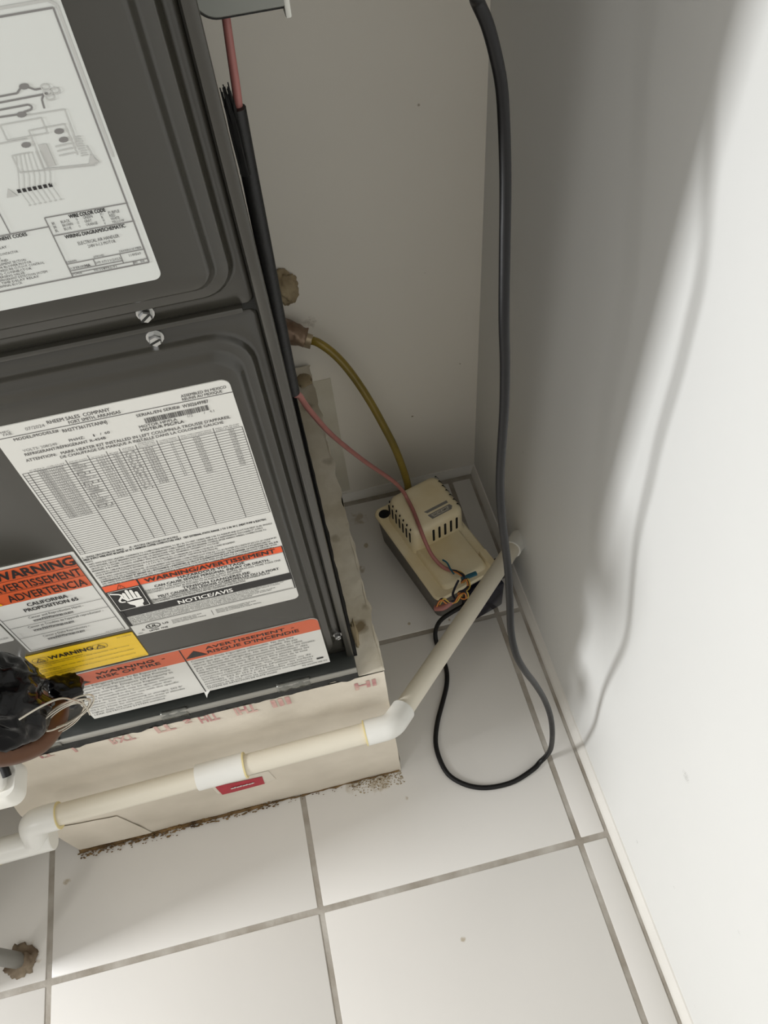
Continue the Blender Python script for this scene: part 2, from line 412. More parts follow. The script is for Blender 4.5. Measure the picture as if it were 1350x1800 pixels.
# ---- rating label (lower door, white with table)
LV = VP-.0022; TV = LV-.0006
rl = sticker('rating_label', -.186, 1.437, .229, 2.206, .016, VP, M['label'], ah, label='large white rating label with a ruled table and an orange warning band', only=(0, 1))
g = G()
for (t, a, b, z, h) in [
    ('RHEEM SALES  COMPANY', -.090, .018, 2.1905, .0080), ('FORT SMITH, ARKANSAS', -.057, .033, 2.1805, .0072), ('ASSEMBLED IN MEXICO', .141, .221, 2.1865, .0062),
    ('REUNIS AU MEXIQUE', .141, .212, 2.1785, .0062), ('MODEL/MODELE#', -.157, -.080, 2.168, .0068), ('RH2TY3617STANNJ', -.074, .003, 2.164, .0078),
    ('SERIAL/EN SERIE#', .055, .132, 2.163, .0068), ('W302649987', .137, .183, 2.1615, .0078), ('MOTOR HP/FLA', .051, .119, 2.135, .0066), ('MOTEUR PSC/FLA', .051, .129, 2.126, .0066),
    ('PH/HZ:', -.073, -.046, 2.139, .0064), ('1', -.030, -.028, 2.139, .0058), ('/', -.018, -.0155, 2.139, .0058), ('60', -.010, -.001, 2.139, .0058),
    ('REFRIGERANT/RÉFRIGÉRANT', -.156, -.044, 2.1275, .0068), ('R-454B', -.040, -.012, 2.1275, .0062),
    ('ATTENTION:   MARK HEATER KIT INSTALLED IN LEFT COLUMN/LA TROUSSE D\'APPAREIL', -.161, .211, 2.1125, .0070),
    ('DE CHAUFFAGE DE MARQUE A INSTALLE DANS LA COLONNE GAUCHE', -.103, .196, 2.1030, .0066)]:
    text(g, t, a, b, z, h, TV, bold=.012)
x = .065                                    # bar code
random.seed(3)
while x < .180:
    wd = random.choice((.0007, .0007, .0012, .0018)); rect(g, x, 2.1435, min(x+wd, .181), 2.1565, TV); x += wd+random.choice((.0006, .0006, .001, .0014))
obj('lettering', g, M['ink_m'], rl)
g = G()
for (t, a, b, z, h) in [('07/2024', -.129, -.096, 2.1865, .0072), ('MFG.', -.170, -.152, 2.1905, .0055), ('FAB.', -.168, -.152, 2.1845, .0055), ('VOLTS: 208/240', -.155, -.095, 2.138, .0062), ('1/2', .139, .148, 2.1365, .0060), ('/', .168, .171, 2.1365, .0060), ('4.1', .179, .187, 2.1365, .0060)]:
    text(g, t, a, b, z, h, TV)
obj('grey_lettering', g, M['ink_g'], rl)
g = G()
seg(g, (-.186, 2.1795), (.229, 2.1745), .0014, TV)
T0, T1 = 2.0905, 1.8125; NR = 38; pit = (T0-.006-T1)/NR
for k in range(NR+1): seg(g, (-.181, T1+pit*k), (.226, T1+pit*k), .0010, TV)
CX = [-.181, -.171, -.098, -.058, -.024, .0, .030, .069, .109, .174, .226]
for k, c in enumerate(CX): seg(g, (c, T1), (c, T0+(.006 if 1 < k < 10 else -.006)), .0012, TV)
seg(g, (-.186, 1.4925), (.220, 1.4925), .0012, TV)
seg(g, (.012, 1.452), (.012, 1.476), .0010, TV)
obj('table_rule', g, M['ink_m'], rl)
g = G(); rows = 21
heads = [('ELECTRIC HEATER', 'MODEL NO. /', 'MODELE DE', 'CHAUFFAGE'), ('SUPPLY CIRCUIT', 'DISTRIBUTION'), ('KW AT VOLTS', 'KW A VOLTS'), ('VOLTS',), ('KW',), ('AMPS', 'COURANT'), ('MIN. CIRCUIT', 'AMPACITY', 'COURANT MIN.', 'DU CIRCUIT'), ('OVERCURRENT', 'PROTECTION'), ('MAX. OVERCURRENT DEVICE', 'DISPOSITIF MAXIMAL'), ('MIN. AIR FLOW', 'DEBIT D\'AIR MIN.')]
for k in range(1, 10):
    a, b = CX[k]+.004, CX[k+1]-.004
    for i, t in enumerate(reversed(heads[k])): text(g, t, a, b, 2.0870+i*.0046-(.004 if k < 3 else 0), .0030, TV, res=1)
random.seed(11)
def cell(k, r):
    return ['', 'RXBH-17%02dA%02dJ' % (random.randint(3, 24), random.randint(3, 20)), random.choice(('SINGLE', 'M1', 'MULTIPLE CKT', 'S')), '%d.%d/%d.%d' % (random.randint(2, 9), random.randint(0, 9), random.randint(3, 12), random.randint(0, 9)), '240', '%d.%d' % (random.randint(1, 20), random.randint(0, 9)), '%d/%d' % (random.randint(10, 60), random.randint(20, 70)), '%d.%d' % (random.randint(1, 9), random.randint(0, 9)), '%d/%d' % (random.randint(15, 60), random.randint(15, 60)), '%d/%d' % (random.randint(15, 90), random.randint(20, 90))][k]
for k in range(1, 10):
    a, b = CX[k], CX[k+1]; nr = (0, 21, 20, 17, 16, 16, 15, 14, 15, 15)[k]; cw = (b-a)
    fr = (0, (.22, .85), (.12, .70), (.30, .88), (.30, .75), (.18, .80), (.22, .72), (.52, .66), (.36, .56), (.48, .70))[k]
    for r in range(nr):
        z = T1+pit*(NR-1-r)+.0014; t = cell(k, r)
        wd = fr[1]-fr[0] if k != 2 else random.choice((.60, .35, .75))
        text(g, t, a+cw*fr[0], a+cw*(fr[0]+wd), z, .0048, TV, res=1)
obj('table_figures', g, M['ink_g'], rl)
g = G()
para = [('S – SINGLE CIRCUIT/CIRCUIT SIMPLE        M – MULTIPLE CIRCUIT/CIRCUIT MULTIPLE', -.183, .022),
 ('FIELD SUPPLY WIRE MUST BE RATED AT 75°C MINIMUM COPPER CONDUCTORS ONLY   TEST EXTERNAL STATIC RANGE .1 TO .5 IN. W.C. (HEAT PUMP & ELECTRIC', -.183, .213),
 ('HEAT)', -.183, -.168),
 ('UNITS WITH ELECTRIC HEATERS: CLEARANCE TO COMBUSTIBLE MATERIAL TO BE 1 IN. TO UNIT CASING AND 0 IN. TO PLENUM AND DUCT FOR FIRST 36 IN. MODELS', -.182, .222),
 ('WITH INTEGRAL CIRCUIT BREAKERS WHICH PROVIDE SUPPLEMENTARY OVERCURRENT PROTECTION AND SERVE AS A MAINTENANCE "DISCONNECT". SUPPLY', -.182, .200),
 ('CIRCUIT NOT TO EXCEED 120 VOLTS TO GROUND OR SINGLE PHASE ONLY. REPLACE LINE SIDE BREAKER COVER(S) AFTER MAKING WIRING CONNECTIONS TO', -.182, .206),
 ('BREAKERS. IF BLOWER CONTROL ASSEMBLY REQUIRES REMOVAL, SEE "WARNING: HAZARDOUS VOLTAGE".', -.182, .100),
 ('CAPACITE DU CABLAGE D\'ALIMENTATION SUR PLACE DOIT ETRE DE 75C OU MINIMUM, DE CONDUCTEURS DE CUIVRE SEULEMENT.', -.181, .132),
 ('ESSAI A INTERVALLE STATIQUE EXTERNE : .1 A .5 PO W.C. (THERMOPOMPE ET CHAUFFAGE ELECTRIQUE)', -.181, .090),
 ('UNITES AVEC CHAUFFAGES ELECTRIQUES : LE DEGAGEMENT DES MATIERES COMBUSTIBLES DOIT ETRE DE 1 PO AU BOITIER DE L\'UNITE ET DE 0 PO AU PLENUM ET', -.181, .222),
 ('CONDUIT POUR LES 36 PREMIERS PO. LES MODELES DISPOSANT DE DISJONCTEURS INTEGRES QUI FOURNISSENT UNE PROTECTION SUPPLEMENTAIRE DE', -.180, .206),
 ('SURINTENSITE DE COURANT ET SERVENT DE « SECTIONNEUR » D\'ENTRETIEN. LE CIRCUIT D\'ALIMENTATION NE DOIT PAS DEPASSER 120 VOLTS JUSQU\'AU SOL SUR', -.180, .222),
 ('DES UNITES MONOPHASEES. REMPLACER LE(S) COUVERCLE(S) DU DISJONCTEUR COTE SECTEUR APRES AVOIR EFFECTUE LA CONNEXION DES CABLAGES AUXX', -.180, .218),
 ('DISJONCTEURS. SI L\'ASSEMBLAGE DE CONTROLE DU VENTILATEUR A BESOIN D\'ETRE DESASSEMBLE, CONSULTER « AVERTISSEMENT DE TENSION DANGEREUSE ».', -.180, .210)]
z = 1.7960
for i, (t, a, b) in enumerate(para):
    text(g, t, a, b, z, .0062 if i < 2 else .0055, TV, bold=.02 if i < 2 else .01, res=1)
    z -= .0088 if i not in (2, 6, 8) else .0102
for (t, a, b, z, h, bo) in [('HAZARDOUS VOLTAGE', -.022, .133, 1.6425, .0095, .03), ('CAN CAUSE SEVERE PERSONAL INJURY OR DEATH.', -.080, .189, 1.6300, .0090, .03),
    ('TENSION DANGEREUSE', -.024, .136, 1.5970, .0095, .03), ('PEUT CAUSER DES LÉSIONS CORPORELLES OU LA MORT', -.085, .204, 1.5855, .0088, .03),
    ('DISCONNECT THE REMOTE ELECTRICAL POWER SUPPLY BEFORE SERVICING. MORE THAN ONE', -.104, .214, 1.6200, .0070, .0), ('DISCONNECT SWITCH MAY BE REQUIRED TO DE-ENERGIZE THIS EQUIPMENT', -.104, .120, 1.6105, .0070, .0),
    ('DÉBRANCHER L\'ALIMENTATION ÉLECTRIQUE À DISTANCE AVANT L\'ENTRETIEN. PLUS D\'UN INTERRUPTEUR DE', -.104, .180, 1.5765, .0070, .01), ('SECTIONNEMENT POURRAIT ÊTRE REQUIS POUR METTRE L\'ÉQUIPEMENT HORS FONCTION', -.104, .118, 1.5675, .0068, .01),
    ('LISTED  774Z', -.151, -.105, 1.4445, .0058, .02), ('C', -.166, -.160, 1.4555, .0070, .03), ('US', -.112, -.098, 1.4640, .0075, .03), ('UL', -.146, -.126, 1.4615, .0115, .05),
    ('SECTION OF FAN COIL UNIT ALSO', -.089, -.014, 1.4700, .0046, .0), ('SECTION OF HEAT PUMP ALSO', -.089, -.028, 1.4630, .0046, .0), ('ELECTRIC CENTRAL HEATING FURNACE', -.089, -.006, 1.4560, .0046, .0),
    ('SECTION DE VENTILO-CONVECTEUR AUSSI', .022, .123, 1.4700, .0046, .0), ('SECTION DE THERMOPOMPE AUSSI', .022, .105, 1.4630, .0046, .0), ('APPAREIL DE CHAUFFAGE ÉLECTRIQUE CENTRAL', .022, .135, 1.4560, .0046, .0), ('GPRC', -.180, -.168, 1.4435, .0048, .0)]:
    text(g, t, a, b, z, h, TV, bold=bo)
z = 1.5270
for i, (t, b) in enumerate([('DO NOT INSTALL, MODIFY OR SERVICE BEFORE YOU FOLLOW THE INSTALLATION AND OPERATING INSTRUCTIONS. SEE INFORMATION BEFORE INSTALLING THIS UNIT', .205), ('AND IMPROPER INSTALLATION, ADJUSTMENT, SERVICE AND MAINTENANCE CAN CAUSE PROPERTY DAMAGE. CONSULT A QUALIFIED SERVICE COMPANY', .195), ('FOR SERVICE AND MAINTENANCE. THE MANUFACTURER ACCEPTS NO LIABILITY FOR PERSONAL INJURY', .140), ('NE PAS INSTALLER, MODIFIER OU ENTRETENIR CET APPAREIL AVANT DE SUIVRE LES INSTRUCTIONS. CONSULTER UNE SOCIÉTÉ', .180), ('UNE INSTALLATION, UN RÉGLAGE OU UN ENTRETIEN INADÉQUATS PEUVENT CAUSER DES DOMMAGES ET DES BLESSURES', .170), ('POUR UN SERVICE ET UN ENTRETIEN, CONSULTER UN TECHNICIEN QUALIFIÉ', .120)]):
    text(g, t, -.176, b, z-i*.0060, .0042, TV, res=1)
# certification mark ring
E1 = ell(-.136, 1.467, .0185, .0125, 24); E2 = ell(-.136, 1.467, .0160, .0102, 24)
g.add([(x, TV, z) for x, z in E1+E2], [(k, (k+1) % 24, 24+(k+1) % 24, 24+k) for k in range(24)])
obj('black_lettering', g, M['ink'], rl)
g = G(); rect(g, -.186, 1.6545, .2265, 1.6790, TV); obj('orange_band', g, M['orange'], rl)
g = G(); rect(g, -.186, 1.5330, .2285, 1.5620, TV)
rect(g, -.186, 1.562, -.108, 1.6535, TV)
for a in ((-.186, 1.6790, .2285, 1.6800), (-.186, 1.6535, .2285, 1.6545), (-.109, 1.562, -.105, 1.6785), (.2255, 1.4905, .2285, 1.6800), (-.186, 1.4905, -.1785, 1.562), (-.186, 1.4898, .2285, 1.4910)):
    rect(g, *a, TV-.0008)
text(g, 'WARNING/AVERTISSEMENT', -.092, .209, 1.6595, .0150, TV-.0011, bold=.04)
line(g, [(-.158, 1.6575), (-.140, 1.6575), (-.149, 1.6745), (-.158, 1.6575)], .0012, TV-.0011); seg(g, (-.149, 1.663), (-.149, 1.669), .0012, TV-.0011)
obj('black_band', g, M['ink'], rl)
g = G(); V2 = TV-.0014
text(g, 'NOTICE/AVIS', -.050, .082, 1.5395, .0155, V2, bold=.035)
def PX(x, y): return (-.182+.0705*x, 1.568+.084*y)
frame(g, *PX(0, 0), *PX(1, 1), .0012, V2)
for (x, a, b) in ((.43, .45, .86), (.56, .45, .97), (.69, .45, .93), (.82, .42, .80)):
    poly(g, [PX(x-.05, a), PX(x+.055, a), PX(x+.05, b-.04), PX(x, b), PX(x-.05, b-.04)], V2)
poly(g, [PX(.36, .36), PX(.90, .36), PX(.88, .22), PX(.80, .12), PX(.80, .02), PX(.54, .02), PX(.54, .12), PX(.42, .22)], V2)
poly(g, [PX(.38, .47), PX(.88, .50), PX(.90, .42), PX(.62, .44), PX(.40, .40)], V2)
poly(g, [PX(.38, .47), PX(.44, .47), PX(.36, .66), PX(.28, .70), PX(.27, .64)], V2)
line(g, [PX(.03, .93), PX(.30, .82), PX(.36, .72), PX(.18, .52), PX(.20, .42), PX(.34, .40)], .0052, V2)
obj('white_lettering', g, M['white_ink'], rl)

# ---- California label
pl = sticker('proposition_label', -.436, 1.478, -.191, 1.826, .003, VP, M['label'], ah, label='white and orange proposition warning label')
g = G(); rect(g, -.428, 1.694, -.200, 1.820, TV); obj('orange_band', g, M['orange2'], pl)
g = G(); K = TV-.0010
for (t, a, b, z, h, bo) in [('WARNING', -.372, -.202, 1.784, .0285, .035), ('AVERTISSEMENT', -.395, -.203, 1.742, .0270, .012), ('ADVERTENCIA', -.379, -.208, 1.701, .0270, .012),
    ('CALIFORNIA', -.353, -.264, 1.671, .0130, .03), ('PROPOSITION 65', -.368, -.248, 1.651, .0130, .03), ('Cancer and Reproductive Harm -', -.373, -.248, 1.6215, .0088, .005), ('www.P65Warnings.ca.gov', -.369, -.277, 1.6075, .0085, .02),
    ('Cancer et Troubles de l\'appareil reproducteur -', -.391, -.216, 1.583, .0088, .005), ('www.P65Warnings.ca.gov', -.386, -.291, 1.5675, .0085, .02), ('Cáncer y Daño Reproductivo -', -.378, -.269, 1.532, .0088, .005), ('www.P65Warnings.ca.gov', -.374, -.285, 1.5175, .0085, .02)]:
    text(g, t, a, b, z, h, K, bold=bo)
for (a, b, z) in ((-.369, -.277, 1.6055), (-.386, -.291, 1.5655), (-.374, -.285, 1.5155)): seg(g, (a, z), (b, z), .0010, K)
warn_tri(g, -.405, 1.798, .026, K, .003)
for z in (1.779, 1.7385): seg(g, (-.428, z), (-.200, z), .0012, K)
for z in (1.6355, 1.5975, 1.5480): seg(g, (-.428, z), (-.200, z), .0012, K)
frame(g, -.4285, 1.4855, -.1995, 1.8205, .0016, K)
text(g, '92-22204-05', -.245, -.203, 1.490, .0035, K, res=1)
obj('lettering', g, M['ink'], pl)
g = G(); poly(g, [(-.421, 1.698), (-.397, 1.698), (-.409, 1.718)], K); obj('yellow_triangle', g, M['yellow'], pl)
pl2 = sticker('part_label', -.60, 1.545, -.441, 1.68, .006, VP, M['label'], ah, only=(0,))
g = G(); text(g, '22-05-CDI', -.492, -.449, 1.560, .0075, TV); obj('lettering', g, M['ink_g'], pl2)

# ---- yellow label
yl = sticker('yellow_label', -.456, 1.331, -.191, 1.459, .002, VP-.0004, M['yellow'], ah, label='yellow warning label')
g = G(); K = TV-.0014
text(g, 'WARNING', -.408, -.300, 1.4245, .0170, K, bold=.03)
for cx in (-.430, -.281):
    warn_tri(g, cx, 1.432, .0170, K); P = rr(cx-.018, 1.4205, cx+.018, 1.4440, .010); line(g, P+[P[0]], .0011, K)
for (t, a, b, z, h) in [('THIS EQUIPMENT CONTAINS A FLAMMABLE REFRIGERANT.', -.452, -.330, 1.4105, .0052), ('ONLY QUALIFIED PERSONS MAY INSTALL, SERVICE OR REPAIR THIS EQUIPMENT. FAILURE TO FOLLOW', -.452, -.217, 1.4020, .0044), ('INSTRUCTIONS', -.452, -.415, 1.3940, .0044), ('LEAKED REFRIGERANT CAN BE IGNITED. KEEP ALL SOURCES OF IGNITION AWAY FROM THE EQUIPMENT', -.452, -.212, 1.3800, .0044), ('AND TUBING.', -.452, -.400, 1.3720, .0044),
     ('READ THE INSTALLATION MANUAL BEFORE WORK. FOLLOW ALL LOCAL CODES AND SAFETY PRACTICES', -.452, -.215, 1.3580, .0044), ('KEEP THIS LABEL IN PLACE', -.452, -.375, 1.3490, .0044), ('92-108743-02', -.232, -.196, 1.3360, .0040), ('92-108743', -.232, -.196, 1.4510, .0040)]:
    text(g, t, a, b, z, h, K, res=1)
obj('lettering', g, M['ink'], yl)

# ---- fire label
fl = sticker('fire_label', -.442, 1.040, .257, 1.318, .022, VP, M['label'], ah, label='wide white fire risk label with an orange band', only=(1, 2))
g = G(); P = rr(-.442, 1.250, .257, 1.318, .022, only=(1, 2)); poly(g, P, TV); obj('orange_band', g, M['orange2'], fl)
g = G(); K = TV-.0010
for (t, a, b, z, h, bo) in [('WARNING  -', -.341, -.160, 1.2900, .0130, .03), ('RISK OF FIRE', -.347, -.178, 1.2680, .0145, .03), ('AVERTISSEMENT  -', -.050, .190, 1.2900, .0140, .03), ('RISQUE D\'INCENDIE', -.050, .200, 1.2660, .0150, .03)]:
    text(g, t, a, b, z, h, K, bold=bo)
for cx, dz in ((-.398, 0), (-.082, 0)):
    g.add([(cx-.030, K, 1.262), (cx+.030, K, 1.262), (cx, K, 1.298)], [(0, 1, 2)])
seg(g, (-.1145, 1.040), (-.1145, 1.318), .0030, K)
left = ['Flammable Refrigerant Used. To Be Repaired Only', 'by Trained Service Personnel. Do Not Puncture', 'Refrigerant Tubing. Dispose Of Properly In', 'Accordance with Federal or Local Regulations.', 'Auxiliary devices, which may be ignition sources', 'shall not be installed in the ductwork, other than', 'auxiliary devices listed for use with the specific', 'appliance. See instructions.', 'Minimum room area (operating or storage). 562 ft²', '(52.2 m²) Note: for minimum room areas at altitudes', 'higher than sea level, see instructions.', 'LEAK DETECTION SYSTEM installed']
right = ['Contient un fluide frigorigène inflammable. Ne doit être', 'réparé que par un personnel d\'entretien qualifié. Ne pas', 'percer la tuyau de réfrigérant. Ne doit être mis au rebut', 'que conformément aux réglementations fédérales ou locales.', 'Les appareils annexes qui peuvent constituer des', 'départs d\'incendie ne doivent pas être placés dans les', 'conduites d\'appareil annexes autres que ceux de la liste', 'concernant l\'appareil spécifique. Voir instructions', 'Surface minimale de la pièce (d\'utilisation ou de', 'stockage). 562 ft² (52.2 m²) Note : pour les surfaces', 'minimales de la pièce à des altitudes supérieures', 'au niveau de la mer, voir les instructions correspondantes.', 'SYSTÈME DE DÉTECTION DE FUITE installé']
for i, t in enumerate(left): text(g, t, -.432, -.170+(0, .004, .006, -.02, 0, -.012, .004, -.10, .006, .008, -.05, -.06)[i], 1.2375-i*.0160, .0088, K, bold=.004)
for i, t in enumerate(right): text(g, t, -.104, .200+(-.02, -.012, 0, .035, .01, .012, .005, -.03, .01, .015, .01, .012, -.10)[i], 1.2375-i*.0150, .0086, K, bold=.004)
text(g, '92-22204-68-02', .175, .250, 1.0560, .0070, K); rect(g, .222, 1.0780, .242, 1.0860, K)
obj('lettering', g, M['ink'], fl)
g = G(); poly(g, [(-.392, 1.316), (-.388, 1.316), (-.410, 1.252), (-.415, 1.252)], K+.0005); obj('red_scratch', g, M['orange'], fl)
g = G(); P = [(-.1200, 1.046), (-.1010, 1.046), (-.112, 1.037), (-.1165, 1.029)]
g.loops([[(x, VP-.001-(1.046-z)*.8, z) for x, z in P], [(x, VP-.003-(1.046-z)*.8, z) for x, z in P]]); obj('torn_corner', g, M['label'], fl)

# ---- wiring diagram label on the upper door
wl = sticker('wiring_label', -.40, 2.428, .182, 3.55, .012, VP, M['label_s'], ah, label='large white wiring diagram label', only=(0, 3))
g = G(); th = .0022
for P_ in ([(.048, 2.7147), (.0952, 2.7151), (.1033, 2.7213), (.1097, 2.7196), (.1169, 2.7154), (.1254, 2.7156)], [(.046, 2.7081), (.1237, 2.7088), (.129, 2.7097)], [(.045, 2.7003), (.1019, 2.7005), (.1053, 2.6977), (.1029, 2.6945), (.0951, 2.6935), (.0893, 2.6915), (.044, 2.6930)], [(.1233, 2.7077), (.1197, 2.7036), (.1182, 2.693)]):
    line(g, [(-.30, P_[0][1])]+P_ if P_[0][0] < .06 else P_, th, TV)
for (x, z) in ((.1062, 2.7211), (.0896, 2.6908), (.124, 2.6637), (.1252, 2.6527), (.0791, 2.6547)): poly(g, ell(x, z, .006, .0035, 10), TV)
frame(g, -.38, 2.4595, .1715, 2.795, .0022, TV)
line(g, [(.0602, 2.5565), (.1715, 2.5550)], .0016, TV); line(g, [(.0602, 2.5565), (.0602, 2.4595)], .0016, TV); line(g, [(.0602, 2.5285), (.1715, 2.5275)], .0016, TV)
line(g, [(-.38, 2.5430), (.0602, 2.5430)], .0016, TV); line(g, [(.0082, 2.5950), (.0082, 2.5430)], .0014, TV)
for z, a, b in ((2.4820, .0602, .1715), (2.4705, .0602, .1365), (2.4660, .0602, .1715)): seg(g, (a, z), (b, z), .0014, TV)
for x, a, b in ((.0981, 2.4705, 2.482), (.1363, 2.4660, 2.482), (.1500, 2.4595, 2.4660)): seg(g, (x, a), (x, b), .0014, TV)
obj('diagram_line', g, M['ink_g'], wl)
g = G()
for P_ in ([(.0869, 2.6888), (.1406, 2.6877), (.1398, 2.6575), (.1371, 2.6409)], [(.0894, 2.6708), (.1338, 2.6708), (.1344, 2.6307)], [(-.30, 2.6617), (.0835, 2.6617)], [(.0894, 2.6708), (.0874, 2.6208), (.1534, 2.6153), (.150, 2.640)], [(.0568, 2.6445), (.0798, 2.6447)], [(.0568, 2.6445), (.0568, 2.622), (.15, 2.6135)]):
    line(g, P_, .0016, TV)
for k in range(7):
    x = .0460+.0068*k; line(g, [(x+.016*(1-k/9), 2.645), (x+.006, 2.615), (x, 2.600), (x+.004, 2.5800)], .0009, TV); poly(g, ell(x+.004, 2.5775, .0018, .0012, 8), TV)
rect(g, .093, 2.6225, .103, 2.6520, TV)
for (cx, cz) in ((.0336, 2.599), (.1500, 2.6225)): poly(g, [(cx-.007, cz-.006), (cx+.007, cz-.006), (cx, cz+.006)], TV)
for k in range(9): rect(g, .138+.0008*(k % 3), 2.628+.003*k, .147-.001*(k % 2), 2.6295+.003*k, TV)
for (x, z) in ((.1293, 2.7161), (.1295, 2.7096), (.1302, 2.7041), (.1389, 2.7103)):
    E_ = ell(x, z, .005, .0034, 12); line(g, E_+[E_[0]], .0016, TV)
for z in (2.646, 2.640, 2.634): seg(g, (.112, z), (.132, z+.0005), .0016, TV)
frame(g, .060, 2.664, .110, 2.683, .0014, TV)
line(g, [(-.38, 2.803), (.168, 2.803), (.1765, 2.797), (.1765, 2.62)], .003, TV)
obj('light_line', g, M['ink_l'], wl)
g = G()
for k in range(7): rect(g, .0430+.0068*k, 2.5965, .0475+.0068*k, 2.6015, TV)
for (t, a, b, z, h, bo) in [('WIRE COLOR CODE', .0912, .1405, 2.5490, .0052, .03), ('WIRING DIAGRAM/SCHEMATIC', .0743, .1581, 2.5205, .0055, .03), ('COMPONENT CODES', -.030, .0281, 2.5360, .0052, .03)]:
    text(g, t, a, b, z, h, TV, bold=bo)
obj('lettering', g, M['ink'], wl)
g = G()
for (t, a, b, z, h) in [('ELECTRICAL AIR HANDLER', .0872, .145, 2.5075, .0050), ('208V 0-1.3 MOTOR', .0985, .1376, 2.5005, .0050), ('WIRING', -.06, .048, 2.786, .008),
    ('BK', .066, .070, 2.5440, .0042), ('BLACK', .078, .090, 2.5440, .0042), ('BR', .066, .070, 2.5385, .0042), ('BROWN', .078, .092, 2.5385, .0042), ('BL', .066, .070, 2.5330, .0042), ('BLUE', .078, .088, 2.5330, .0042),
    ('G', .098, .1005, 2.5440, .0042), ('GREEN', .108, .121, 2.5440, .0042), ('GY', .098, .101, 2.5385, .0042), ('GRAY', .108, .118, 2.5385, .0042), ('O', .098, .1005, 2.5330, .0042), ('ORANGE', .108, .124, 2.5330, .0042),
    ('PU', .132, .136, 2.5440, .0042), ('PURPLE', .143, .158, 2.5440, .0042), ('R', .132, .1345, 2.5395, .0042), ('RED', .143, .151, 2.5395, .0042), ('W', .132, .1345, 2.5345, .0042), ('WHITE', .143, .155, 2.5345, .0042), ('Y', .132, .1345, 2.5300, .0036), ('YELLOW', .143, .160, 2.5300, .0036),
    ('DRAWN', .0612, .075, 2.4835, .0032), ('APPROVED', .0995, .115, 2.4835, .0032), ('DRAWING NUMBER', .137, .169, 2.4840, .0034), ('1140569', .148, .165, 2.4745, .0042), ('07/11/2023', .108, .135, 2.4730, .0038), ('SUPERSEDES', .061, .090, 2.4725, .0032), ('NA', .083, .091, 2.4715, .0045), ('DATE', .0995, .106, 2.4735, .0032), ('SCALE', .061, .075, 2.4630, .0032), ('90-108962-01', .092, .125, 2.4618, .0040), ('REV', .151, .156, 2.4620, .0030), ('00', .160, .166, 2.4612, .0042)]:
    text(g, t, a, b, z, h, TV, res=1)
for i, t in enumerate(['AT - TRANSFORMER', 'BR - BLOWER RELAY', 'CB - CIRCUIT BREAKER', 'CC - COMPRESSOR CONTACTOR', 'DS - DISCONNECT', 'GND - GROUND', 'HL - HEATER ELEMENT SECTION', 'IBM - INDOOR BLOWER MOTOR', 'LPC - LOW PRESSURE CUTOUT CONTROL', 'PL - PLUG CONNECTOR', 'RV - REVERSING VALVE', 'SENS - REFRIGERANT DETECTION SYSTEM', 'TDR - TIME DELAY RELAY', 'TB - TERMINAL BLOCK']):
    text(g, t, -.055, (-.020, -.005, -.022, .006, -.02, -.012, .010, .016, .032, .012, .000, .030, .016, -.010)[i], 2.5290-i*.0049, .0036, TV, res=1)
obj('grey_lettering', g, M['ink_m'], wl)

# ------------------------------------------------------------------ duct board plenum under the air handler
pb = thing('duct_board_plenum', 'cream duct board plenum base under the grey air handler, stained along the floor', 'plenum box', (-.24, 1.1, 0))
FV = .428
def front(a, b):
    u = -.885+1.293*a; z = .950*b
    if b < 1 and a < .02: u += .012*noise.noise(Vector((0, z*9, 5)))
    groove = math.exp(-((z-.66)/.10)**2)*.020 + math.exp(-((z-.36)/.05)**2)*.006
    dv = groove + .006*noise.noise(Vector((u*3, z*5, 2))) + .003*noise.noise(Vector((u*9, z*12, 7)))
    return (u, FV+dv*min(1, max(.2, (1-b)*8)), z)
g = wallgrid(front, 90, 60)
nf = len(g.v)
g.add([(x, .47, z) for (x, y, z) in [front(0, 0), front(1, 0), front(1, 1), front(0, 1)]], [(0, 1, 2, 3)])
obj('front_panel', g, M['duct'], pb, smooth='full')
def side(a, b):
    v = .44+1.385*a; z = .950*b
    return (.408+.006*noise.noise(Vector((v*4, z*5, 2)))+.004*noise.noise(Vector((v*14, z*9, 1))), v, z)
g = wallgrid(side, 60, 20); g.box((.36, .45, .0), (.398, 1.825, .94)); obj('right_panel', g, M['ductside'], pb, smooth=True)
g = G().box((-.885, .46, 0), (-.84, 1.82, .95), bev=.004); obj('left_panel', g, M['ductside'], pb)
def top(a, b):
    v = .432+1.395*a; u = -.885+1.297*b
    if b > .975: u += .012*noise.noise(Vector((v*16, 3, 1)))+.004*noise.noise(Vector((v*50, 3, 1)))
    z = .950-(.006*abs(noise.noise(Vector((v*8, u*16, 2)))) if b > .955 else 0)
    return (u, v, z)
g = wallgrid(top, 90, 90); obj('top_flange', g, M['ductside'], pb, smooth='full')
for (c, r, s_) in [((.347, .575, .951), (.010, .045, .006), 1), ((.375, 1.74, .953), (.03, .04, .010), 7)]:
    obj('sealant_lump', G().blob(c, r, 3, .45, 3, seed=s_), M['putty'], pb, smooth='full')
